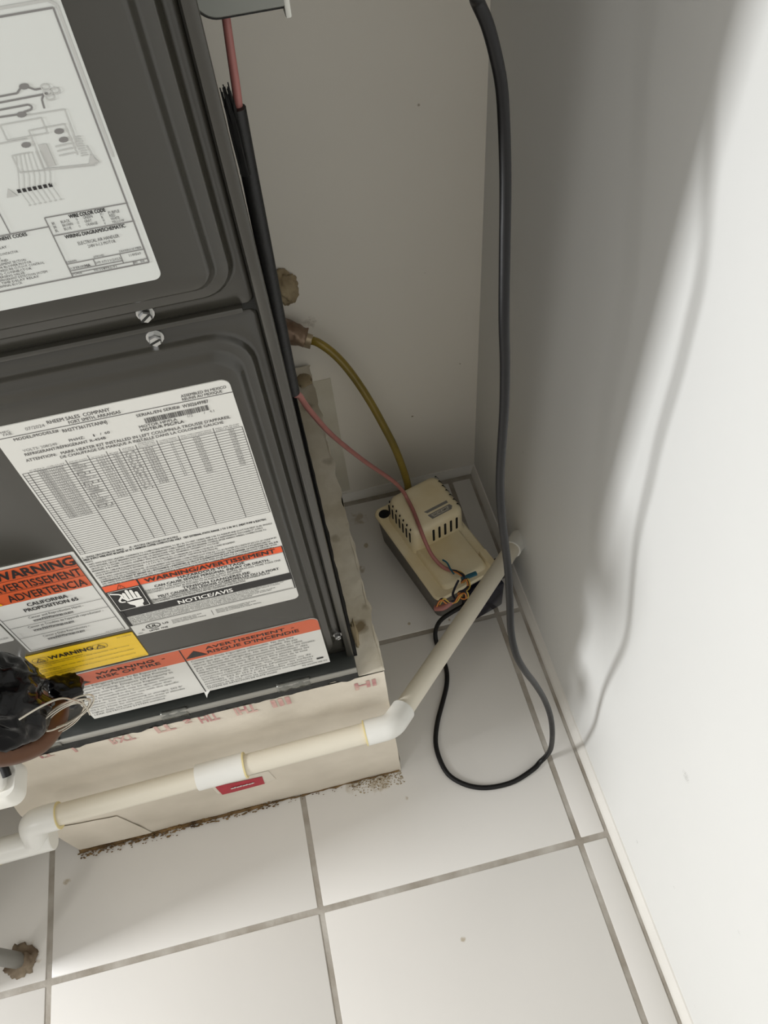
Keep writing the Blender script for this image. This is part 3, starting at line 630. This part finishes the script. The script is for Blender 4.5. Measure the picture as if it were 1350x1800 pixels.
# faded red stamped letters cut off along the upper edge
ST = FV-.0012
for i, (t, x0, x1, z0, h) in enumerate([('L', -.545, -.520, .918, .034), ('RXT', -.436, -.366, .906, .040), ('IT', -.300, -.243, .905, .050), ('S', -.212, -.188, .925, .030), ('HIT', -.168, -.110, .900, .048), ('IHT', -.060, .006, .895, .052), ('III', .052, .110, .890, .050), ('HI', .310, .378, .862, .050), ('IT', -.64, -.60, .93, .02)]):
    gg = G()
    vs, fs = glyphs(t, .03)
    a = min(p.x for p in vs); b = max(p.x for p in vs)
    pts = [(x0+(p.x-a)/(b-a)*(x1-x0), z0+h-p.y*h/CAP) for p in vs]
    def fvz(u, z):
        return front((u+.885)/1.293, z/.95)[1]-.0015
    gg.add([(x, fvz(x, z), z) for x, z in pts], fs)
    obj('stamped_letters', gg, M['stamp'], pb)
def patch(name, quad, m, off, n=14):
    gg = G()
    def f(a, b):
        x = (quad[0][0]*(1-a)+quad[1][0]*a)*(1-b)+(quad[3][0]*(1-a)+quad[2][0]*a)*b
        z = (quad[0][1]*(1-a)+quad[1][1]*a)*(1-b)+(quad[3][1]*(1-a)+quad[2][1]*a)*b
        return (x, front((x+.885)/1.293, z/.95)[1]-off, z)
    gg = wallgrid(f, n, 4); return obj(name, gg, m, pb, smooth='full')
patch('tape_strip', ((-.28, .245), (-.06, .245), (-.07, .345), (-.285, .345)), M['tape'], .0015)
rt = patch('red_sticker', ((-.268, .228), (-.106, .232), (-.100, .312), (-.272, .326)), M['redtape'], .0030)
gg = G()
for k in range(8):
    a = -.225+.011*k; seg(gg, (a, .276), (a+.010, .279+.004*(k % 2)), .010, front(.5, .3)[1]-.006)
obj('white_print', gg, M['label'], rt)
patch('tape_strip', ((-.88, .03), (-.60, .02), (-.64, .30), (-.88, .33)), M['duct'], .0045)
# crusty residue along the foot of the box
random.seed(5); g = G()
for k in range(760):
    u = random.uniform(-.89, -.10) if k < 640 else random.uniform(-.1, .40)
    r = random.uniform(.0012, .0046)*(1.0 if u < -.1 else .6)
    if -.3 < u < .05 and random.random() < .4: continue
    bm_s = 1
    g.blob((u, FV+random.uniform(-.022, .006)-(0.014 if u < -.5 and random.random() < .2 else 0), random.uniform(.001, .013 if u < -.1 else .006)), (r*1.6, r*.8, r*.8), 1, .5, 2, seed=k % 17)
for (u0, u1, r0) in ((-.888, -.79, .0085), (-.80, -.16, .0072), (-.17, .02, .0028), (.0, .40, .0034)):
    n_ = int((u1-u0)/.012)
    g.tube([(u0+(u1-u0)*i/n_, FV-.003+.004*noise.noise(Vector((u0+i*.31, 1, 2))), .003+.003*noise.noise(Vector((u0+i*.27, 4, 2)))) for i in range(n_+1)], lambda t: r0*(1+.6*noise.noise(Vector((t*40*(u1-u0), 7, 1)))), 6, 1)
obj('mold_residue', g, M['mold'], pb, smooth=True, kind='stuff')
random.seed(8); g = G()
for k in range(240):
    a = random.random()**1.6; u = .30+random.uniform(-.10, .11); r = random.uniform(.0009, .0024)
    g.blob((u, FV-.006-a*.05, .0015), (r*1.5, r*1.2, r*.5), 1, .4, 2, seed=k % 13)
obj('tan_crumbs', g, M['putty'], pb, smooth=True, kind='stuff')

# ------------------------------------------------------------------ PVC drain line
dp = thing('drain_pipe', 'white PVC drain line across the plenum front and down to the right wall', 'drain pipe', (-.2, .35, .62))
PR, FR = .0340, .0415
A0 = Vector((-.745, .345, .664)); A1 = Vector((.399, .357, .679)); A2 = Vector((1.150, 1.190, .300)); AD = (A2-A1).normalized(); AX = (A1-A0).normalized()
obj('pipe', G().tube([A0, A1-AX*.05], PR, 28, 0), M['pvc'], dp, smooth=True)
obj('pipe', G().tube([A1+AD*.05, A2], PR, 28, 0), M['pvc'], dp, smooth=True, label='sloping pipe running to the wall')
def arc(p0, c, p1, n=8):
    return [Vector(p0)*(1-t)**2+Vector(c)*2*t*(1-t)+Vector(p1)*t*t for t in [k/n for k in range(n+1)]]
e = arc(A1-AX*.026, A1, A1+AD*.026)
obj('elbow', G().tube([A1-AX*.090]+e+[A1+AD*.078], FR, 32, 0), M['pvcfit'], dp, smooth=True)
obj('cement_ring', G().ring(A1-AX*.091, AX, .033, FR+.0007, .005), M['glue'], dp, smooth=True)
cc = Vector((-.172, .352, .6695))
obj('coupling', G().tube([cc-AX*.078, cc+AX*.078], FR, 32, 0), M['pvcfit'], dp, smooth=True)
obj('cement_ring', G().ring(cc+AX*.079, AX, .033, FR+.0007, .005), M['glue'], dp, smooth=True)
B1 = Vector((-.786, .343, .662)); BD = Vector((-.20, -.22, -.95)).normalized(); B2 = B1+BD*.112
e = arc(B1+AX*.036, B1, B1+BD*.036)
obj('elbow', G().tube([B1+AX*.088]+e+[B1+BD*.070], FR*1.02, 32, 0), M['pvcfit'], dp, smooth=True)
obj('cement_ring', G().ring(B1+AX*.089, AX, .033, FR*1.02+.0007, .005), M['glue'], dp, smooth=True)
e = arc(B2-BD*.036, B2, B2-AX*.036)
obj('elbow_hub', G().tube([B2+AX*.050, B2+AX*.047, B2-AX*.10], lambda t: FR*(.93 if t < .3 else 1.0), 32, 0), M['pvcfit'], dp, smooth=True)
obj('elbow_hub', G().tube([B1+AX*.044, B1+AX*.089], FR*1.05, 32, 0), M['pvcfit'], dp, smooth=True)
obj('elbow', G().tube([B2-BD*.060]+e+[B2-AX*.125], FR, 32, 0), M['pvcfit'], dp, smooth=True)
obj('cement_ring', G().ring(B2-AX*.128, AX, .033, FR+.001, .007), M['glue'], dp, smooth=True)
obj('pipe', G().tube([B2-AX*.12, B2-AX*.75], PR, 28, 0), M['pvc'], dp, smooth=True)
obj('wall_coupling', G().tube([A2-AD*.105, A2-AD*.012], FR*.97, 32, 0), M['pvcfit'], dp, smooth=True)

# ------------------------------------------------------------------ condensate pump
cp = thing('condensate_pump', 'beige condensate pump with dark tank, vented motor cover, in the back corner', 'pump', (.80, 1.35, 0))
PO = Vector((.731, 1.063, 0)); PE = Vector((-.294, .956, 0)); PW = Vector((.956, .294, 0))
def pp(w_, l, z): return PO+PW*w_+PE*l+Vector((0, 0, z))
def prr(w0, l0, w1, l1, r, z, n=5): return [pp(x, y, z) for x, y in rr(w0, l0, w1, l1, r, n)]
g = G().loops([prr(.006, -.015, .262, .500, .025, .002), prr(.0, -.020, .268, .503, .028, .012), prr(-.022, -.050, .284, .500, .032, .235)])
obj('tank', g, M['tank'], cp, smooth=True)
g = G().loops([prr(-.026, -.056, .288, .503, .034, .232), prr(-.030, -.060, .292, .506, .036, .238), prr(-.030, -.060, .292, .506, .036, .246), prr(-.024, -.054, .286, .500, .032, .252)])
cv = obj('tank_cover', g, M['cream'], cp, smooth=True)
g = G().loops([prr(.020, -.035, .250, .22, .03, .250), prr(.026, -.028, .244, .22, .03, .268), prr(.034, -.018, .236, .21, .026, .274)])
obj('cover_step', g, M['cream'], cv, smooth=True)
g = G().loops([prr(.248, -.055, .286, .05, .012, .250), prr(.252, -.050, .282, .046, .01, .276)])
obj('float_lever_guard', g, M['cream'], cv, smooth=True)
g = G(); 
c0 = [(.030+.0*k, 0) for k in range(1)]
g.loops([[pp(.010+.026*math.cos(2*PI*k/20), .462+.024*math.sin(2*PI*k/20), z) for k in range(20)] for z in (.2515, .2535)])
obj('inlet_hole', g, M['black'], cv)
H0, H1 = (.012, .188, .282, .440), (.020, .196, .274, .428)
L = [prr(.010, .184, .284, .446, .036, .250), prr(.014, .190, .280, .440, .036, .262)]
for z, i in ((.300, .002), (.372, .004), (.390, .008), (.400, .017), (.404, .034)):
    L.append(prr(.014+i, .190+i, .280-i, .440-i, .038, z, 5))
hs = obj('motor_housing', G().loops(L), M['cream'], cp, smooth=True)
def slot(a, b, n_, wdt):        # vent slit, dark recess lying on the housing face
    a = Vector(a); b = Vector(b); t = (b-a).normalized(); s_ = Vector(n_).cross(t).normalized()*wdt/2; n_ = Vector(n_)*.0025
    gg = G(); q = [a+s_+t*.004, a+t*0, a-s_+t*.004, b-s_-t*.004, b, b+s_-t*.004]
    gg.loops([[p-n_ for p in q], [p+n_*.35 for p in q]]); return gg
for k in range(7):
    l = .415-k*.030
    obj('vent_slot', slot(pp(.0162, l, .370), pp(.0152, l, .300), -PW, .009), M['black'], hs)
    obj('vent_slot', slot(pp(.2778, l, .370), pp(.2788, l, .300), PW, .009), M['black'], hs)
    obj('vent_notch', G().add([pp(.2790, l-.006, .380), pp(.2665, l-.005, .4025), pp(.2560, l, .4055), pp(.2665, l+.005, .4025), pp(.2790, l+.006, .380)], [(0, 1, 3, 4), (1, 2, 3)]), M['black'], hs)
    obj('vent_notch', G().add([pp(.016+.004, l-.005, .387), pp(.024, l-.004, .396), pp(.024, l+.004, .396), pp(.016+.004, l+.005, .387), pp(.018, l, .386)], [(0, 1, 2, 3), (0, 3, 4)]), M['black'], hs)
for k in range(5):
    w_ = .112+k*.030
    obj('vent_slot', slot(pp(w_, .1930, .372), pp(w_, .1915, .288), -PE, .0105), M['black'], hs)
g = G(); q = [pp(.125, .262, .4045), pp(.232, .262, .4045), pp(.232, .276, .4045), pp(.115, .276, .4045)]; g.add(q, [(0, 1, 2, 3)])
pll = obj('nameplate', g, M['pumplabel'], hs)
g = G(); g.add([pp(.128, .224, .4045), pp(.226, .224, .4045), pp(.238, .238, .4045), pp(.232, .252, .4045), pp(.120, .252, .4045)], [(0, 1, 2, 3, 4)])
obj('nameplate', g, M['pumplabel'], hs)
g = G(); g.add([pp(.140, .229, .4052), pp(.215, .229, .4052), pp(.222, .247, .4052), pp(.132, .247, .4052)], [(0, 1, 2, 3)]); obj('nameplate_panel', g, M['pumplabel2'], hs)
g = G()
for t, l0, l1 in (('WARNING', .231, .245),):
    vs, fs = glyphs('VAC HZ AMPS', .02); a = min(p.x for p in vs); b = max(p.x for p in vs)
    g.add([pp(.140+(p.x-a)/(b-a)*.074, .233+p.y/CAP*.010, .4056) for p in vs], fs)
obj('nameplate_print', g, M['ink_m'], hs)
g = G().box((0, 0, 0), (1, 1, 1), bev=.08, rot=lambda v: pp(.120+v.x*.165, -.112+v.y*.105, .002+v.z*.200)); obj('switch_box', g, M['bluebox'], cp, smooth=True, label='glossy blue black block on the front of the tank')
g = G().box((0, 0, 0), (1, 1, 1), bev=.08, rot=lambda v: pp(.262+v.x*.055, -.070+v.y*.075, .150+v.z*.075)); obj('cord_boot', g, M['cord'], cp, smooth=True)

# ------------------------------------------------------------------ hoses, cords and wires
HO = [(.428, 1.760, 1.136), (.462, 1.735, 1.134), (.517, 1.710, 1.076), (.570, 1.685, .977), (.622, 1.660, .840), (.666, 1.635, .696), (.702, 1.610, .564), (.731, 1.585, .404), (.735, 1.555, .330), (.722, 1.530, .256)]
ho = obj('discharge_hose', G().tube(HO, .0165, 14, 5), M['hose'], smooth=True, org=(.735, 1.56, .25), label='yellowed clear vinyl hose arching from the back wall fitting to the pump', category='hose')
CABLE = [(.660, .520, 2.78), (.685, .550, 2.711), (.701, .574, 2.680), (.718, .579, 2.647), (.733, .583, 2.605), (.745, .581, 2.556), (.748, .568, 2.501), (.745, .538, 2.423), (.736, .497, 2.324), (.728, .457, 2.210), (.732, .446, 2.110), (.733, .435, 1.998), (.733, .432, 1.879), (.733, .425, 1.770), (.737, .413, 1.677), (.749, .406, 1.564), (.759, .390, 1.452), (.760, .356, 1.335), (.759, .324, 1.233), (.772, .300, 1.133), (.804, .295, 1.020), (.856, .308, .858), (.909, .320, .673), (.945, .314, .512), (.963, .302, .366), (.982, .312, .17), (.979, .322, .05), (.955, .316, .012), (.921, .296, .011), (.834, .269, .011), (.752, .267, .011), (.686, .281, .011), (.630, .312, .011), (.587, .359, .011), (.570, .425, .011), (.572, .497, .011), (.601, .576, .011), (.645, .655, .011), (.682, .724, .011), (.700, .787, .011), (.701, .848, .011), (.696, .900, .011), (.694, .940, .013), (.700, .970, .040), (.722, .985, .090), (.765, .995, .120), (.85, 1.02, .125)]
CABLE = [(.52, .44, 2.98), (.60, .49, 2.88)] + CABLE[1:]
pc = obj('power_cord', G().tube(CABLE, .0099, 12, 4), M['cord'], smooth=True, org=(.9, .3, 0), label='black power cord hanging down the right and looping on the floor', category='cord')
g = G()
for i, f_, r in ((20, .1, .0050), (20, .25, .0042), (20, .4, .0035), (23, .2, .002), (14, .5, .0022), (17, .2, .0022), (12, .8, .0016)):
    p = Vector(CABLE[i]).lerp(Vector(CABLE[i+1]), f_); d = (Vector(CAMPOS)-p).normalized()
    p += (d+Vector((.35*(i % 3-1), 0, .1))).normalized()*.0088
    g.blob(p, (r, r, r*1.5), 1, .4, 2, seed=i)
obj('paint_spatter', g, M['cordscuff'], pc)
cw = thing('control_wire', 'pink low voltage control cable running from the grey box past the cabinet to the pump', 'cable', (.60, 1.3, .3))
obj('cable_jacket', G().tube([(.364, .834, 2.627), (.359, .822, 2.572), (.3545, .808, 2.520), (.3495, .802, 2.47), (.3450, .80, 2.38), (.340, .80, 2.2), (.334, .80, 1.98), (.3310, .80, 1.85), (.334, .805, 1.80), (.343, .872, 1.727), (.364, .992, 1.541), (.422, 1.168, 1.224), (.528, 1.312, .890), (.644, 1.406, .612), (.690, 1.45, .470), (.705, 1.440, .424), (.716, 1.373, .4165), (.721, 1.283, .4155), (.729, 1.226, .385), (.749, 1.181, .325), (.782, 1.138, .290), (.813, 1.111, .287)], lambda t: .0070+.0016*min(1, t*4), 12, 4), M['pink'], cw, smooth=True)
def wire(pts, m, r=.0042): return obj('conductor', G().tube(pts, r, 8, 4), m, cw, smooth=True)
wire([(.790, 1.165, .300), (.804, 1.143, .303), (.810, 1.112, .297), (.818, 1.086, .296)], M['teal'], .004)
CN = [(.813, 1.111, .287), (.839, 1.089, .300), (.854, 1.055, .310), (.839, 1.037, .300), (.856, 1.028, .330), (.859, 1.011, .300), (.831, .984, .320), (.809, .984, .310), (.818, .965, .300), (.834, .955, .320), (.832, .966, .340), (.810, .973, .310), (.786, .957, .300), (.756, .954, .310), (.735, .968, .320), (.719, .964, .310), (.707, .956, .290)]
wire(CN, M['navy'], .0056); wire([(x+.006, y-.004, z+.006*math.sin(i*1.9)) for i, (x, y, z) in enumerate(CN)], M['yelloww'], .0034)
wire([(x-.004, y-.006, z+.007*math.cos(i*1.7)) for i, (x, y, z) in enumerate(CN)], M['orangew'], .0036)
wire([(.827, 1.048, .300), (.804, 1.020, .298), (.786, .991, .298), (.787, .968, .300)], M['navy'], .005)
obj('second_jacket', G().tube([(.700, .956, .280), (.716, .947, .288), (.735, .944, .292), (.768, .955, .300)], .013, 10, 4), M['pink'], cw, smooth=True)
wire([(.842, 1.048, .303), (.868, 1.055, .300), (.910, 1.064, .296)], M['teal'], .0105)

# ------------------------------------------------------------------ black foam sleeve beside the cabinet
sl = thing('pipe_insulation', 'strip of black foam insulation hugging the right side of the grey cabinet', 'insulation', (.335, .8, 1.81))
obj('foam_sleeve', G().tube([(.3480, .80, 2.492), (.3450, .80, 2.40), (.3400, .80, 2.20), (.3340, .80, 1.98), (.3305, .80, 1.81)], .0160, 16, 5), M['foam'], sl, smooth=True)
g = G(); random.seed(2)
for k in range(26):
    a = random.uniform(0, 2*PI); c = (.338+.007*math.cos(a), .79+.010*math.sin(a))
    g.tube([(c[0], c[1], 2.38), (c[0]+random.uniform(-.004, .003), c[1], 2.46), (c[0]+random.uniform(-.006, .004), c[1]+random.uniform(-.004, .004), 2.525+random.uniform(-.02, .012))], lambda t: .0042*(1-t*.75), 5, 2)
obj('frayed_edge', g, M['foam'], sl, smooth=True)

# ------------------------------------------------------------------ fitting on the back wall and putty
pf = thing('hose_fitting', 'grimy foil taped pipe fitting on the back wall feeding the yellowed hose', 'pipe fitting', (.37, 1.80, 1.13))
g = G(); a0 = Vector((.30, 1.795, 1.205)); a1 = Vector((.418, 1.762, 1.150)); n_ = 16
vv = []; 
ax = (a1-a0).normalized(); N_ = Vector((0, 0, 1)); N_ = (N_-ax*N_.dot(ax)).normalized(); B_ = ax.cross(N_)
L = []
for i in range(n_):
    t = i/(n_-1); rad = .050-.012*t; c = a0.lerp(a1, t)
    L.append([c+(N_*math.cos(2*PI*k/24)+B_*math.sin(2*PI*k/24))*rad*(1+.22*noise.noise(Vector((t*6, math.cos(2*PI*k/24)*2, math.sin(2*PI*k/24)*2)))) for k in range(24)])
g.loops(L); obj('foil_wrap', g, M['foil'], pf, smooth='full')
obj('clamp', G().ring(Vector((.425, 1.759, 1.142)), ax, .016, .0225, .028, 20), M['clamp'], pf, smooth=True)
obj('barb', G().tube([(.39, 1.775, 1.125), (.432, 1.757, 1.112)], .016, 12, 0), M['clamp'], pf, smooth=True)
pt = obj('putty_lump', G().blob((.385, WV-.006, 1.335), (.046, .022, .072), 4, .35, 2.2, seed=3), M['putty'], smooth='full', org=(.385, WV, 1.335), label='lump of brownish putty stuck on the back wall above the hose fitting', category='putty')

# ------------------------------------------------------------------ grey electrical box at the top
jb = thing('electrical_box', 'grey metal electrical box on the cabinet side, cut off by the top edge', 'electrical box', (.39, .85, 2.62))
g = G(); P = rr(.314, 2.628, .461, 2.92, .040, 10, only=(3,))
g.loops([[(x, .905, z) for x, z in P], [(x, .806, z) for x, z in P], [(x+(.39-x)*.03, .801, z+(2.77-z)*.02) for x, z in P]])
obj('box_body', g, M['jbox'], jb, smooth=True)
g = G(); P2 = rr(.312, 2.6245, .4615, 2.92, .042, 10, only=(3,))
g.loops([[(x, .8085, z) for x, z in P2], [(x, .8125, z) for x, z in P2]]); obj('cover_rim', g, M['dark'], jb)
g = G().box((.456, .800, 2.612), (.466, .850, 2.92), bev=.003); obj('latch', g, M['jtab'], jb, smooth=True)
obj('embossed_spot', G().tube([(.375, .802, 2.672), (.375, .7985, 2.672)], lambda t: .016-.005*t, 18, 0), M['jbox'], jb, smooth=True)

# ------------------------------------------------------------------ wrapped refrigerant line, loose wire, white box, conduit at the left
sv = thing('refrigerant_line', 'copper refrigerant pipe bundled in black plastic at the left of the cabinet', 'pipe', (-.52, .33, 1.25))
obj('plastic_wrap', G().blob((-.474, .303, 1.540), (.106, .100, .140), 5, .17, 1.5, ridged=True, seed=1), M['bag'], sv, smooth='full')
obj('wrap_tail', G().blob((-.405, .405, 1.338), (.052, .040, .058), 4, .25, 1.2, ridged=True, seed=5), M['bag'], sv, smooth='full')
obj('copper_tube', G().tube([(-.458, .461, 1.270), (-.432, .400, 1.330), (-.416, .340, 1.362), (-.420, .290, 1.388), (-.442, .250, 1.412), (-.480, .220, 1.462), (-.56, .200, 1.545), (-.80, .18, 1.60)], .030, 16, 5), M['copper'], sv, smooth=True)
wc = thing('wire_coil', 'loose coil of thin silver wire hanging off the black plastic wrapped copper pipe', 'wire', (-.36, .29, 1.36))
for pts in (
    [ (-.288,.289,1.482), (-.296,.289,1.464), (-.311,.286,1.447), (-.333,.281,1.434), (-.357,.275,1.427), (-.379,.268,1.429), (-.396,.261,1.437), (-.406,.257,1.451), (-.406,.254,1.469), (-.397,.254,1.488), (-.382,.257,1.505), (-.361,.262,1.516), (-.338,.269,1.522), (-.317,.275,1.521), (-.300,.282,1.513), (-.289,.286,1.500), (-.288,.289,1.482) ],
    [ (-.305,.293,1.475), (-.313,.293,1.451), (-.328,.291,1.428), (-.349,.287,1.409), (-.372,.282,1.397), (-.393,.276,1.395), (-.409,.270,1.403), (-.417,.265,1.420), (-.416,.263,1.443), (-.408,.262,1.467), (-.392,.264,1.490), (-.372,.268,1.507), (-.350,.273,1.518), (-.331,.279,1.519), (-.315,.285,1.511), (-.306,.290,1.496), (-.305,.293,1.475) ],
    [ (-.297,.306,1.452), (-.304,.306,1.435), (-.319,.303,1.420), (-.339,.298,1.407), (-.363,.292,1.400), (-.384,.286,1.399), (-.401,.280,1.406), (-.411,.276,1.417), (-.412,.273,1.433), (-.404,.274,1.450), (-.389,.276,1.465), (-.369,.281,1.477), (-.347,.287,1.483), (-.326,.293,1.484), (-.309,.299,1.478), (-.299,.303,1.467), (-.297,.306,1.452) ],
    [ (-.323,.309,1.429), (-.330,.309,1.407), (-.345,.307,1.385), (-.364,.304,1.366), (-.386,.299,1.354), (-.407,.293,1.351), (-.423,.288,1.358), (-.431,.284,1.372), (-.431,.281,1.392), (-.423,.281,1.415), (-.408,.282,1.437), (-.388,.286,1.454), (-.368,.291,1.465), (-.348,.296,1.468), (-.333,.302,1.462), (-.324,.306,1.449), (-.323,.309,1.429) ],
    [ (-.298,.324,1.431), (-.306,.324,1.409), (-.323,.321,1.387), (-.347,.316,1.370), (-.373,.310,1.360), (-.397,.303,1.359), (-.416,.297,1.367), (-.426,.292,1.382), (-.426,.289,1.403), (-.417,.289,1.425), (-.400,.292,1.446), (-.377,.296,1.461), (-.353,.303,1.470), (-.330,.310,1.471), (-.311,.316,1.464), (-.300,.321,1.450), (-.298,.324,1.431) ]):
    obj('wire_loop', G().tube(pts, .0022, 6, 3), M['wire'], wc, smooth=True)
obj('wire_end', G().tube([ (-.372,.200,1.646), (-.336,.225,1.631), (-.308,.250,1.600), (-.303,.270,1.540), (-.303,.285,1.467), (-.314,.290,1.411) ], .0022, 6, 5), M['wire'], wc, smooth=True)
wb = thing('white_plastic_box', 'white plastic box with rounded corner and black handle above the drain elbows', 'box', (-.83, .36, .94))
def zr(x0, y0, x1, y1, r, z): return [(x, y, z) for x, y in rr(x0, y0, x1, y1, r, 6)]
g = G().loops([zr(-1.05, .300, -.676, .424, .035, .940), zr(-1.05, .300, -.676, .424, .035, .985), zr(-1.042, .308, -.684, .416, .030, 1.000)]); obj('box_body', g, M['whitebox'], wb, smooth=True)
g = G().loops([zr(-1.04, .325, -.705, .402, .022, .999), zr(-1.04, .325, -.705, .402, .022, 1.010), zr(-1.035, .330, -.711, .397, .018, 1.014)]); obj('raised_panel', g, M['whitebox'], wb, smooth=True)
obj('handle', G().tube([(-.80, .432, 1.00), (-.76, .418, 1.028), (-.725, .402, 1.034), (-.705, .385, 1.028), (-.700, .362, 1.012)], .0125, 10, 4), M['cord'], wb, smooth=True, label='black curved handle')
cd = thing('floor_conduit', 'grey conduit stub rising from a dirty hole in the floor tile', 'conduit', (-1.10, .094, 0))
obj('pipe', G().tube([(-1.10, .094, -.02), (-1.12, .092, .30), (-1.16, .09, .75)], .028, 18, 3), M['conduit'], cd, smooth=True)
g = G().blob((-1.10, .094, .006), (.055, .052, .030), 4, .35, 2.4, seed=9); obj('mortar_collar', g, M['mortar'], cd, smooth='full')

bpy.data.objects.remove(FO, do_unlink=True)
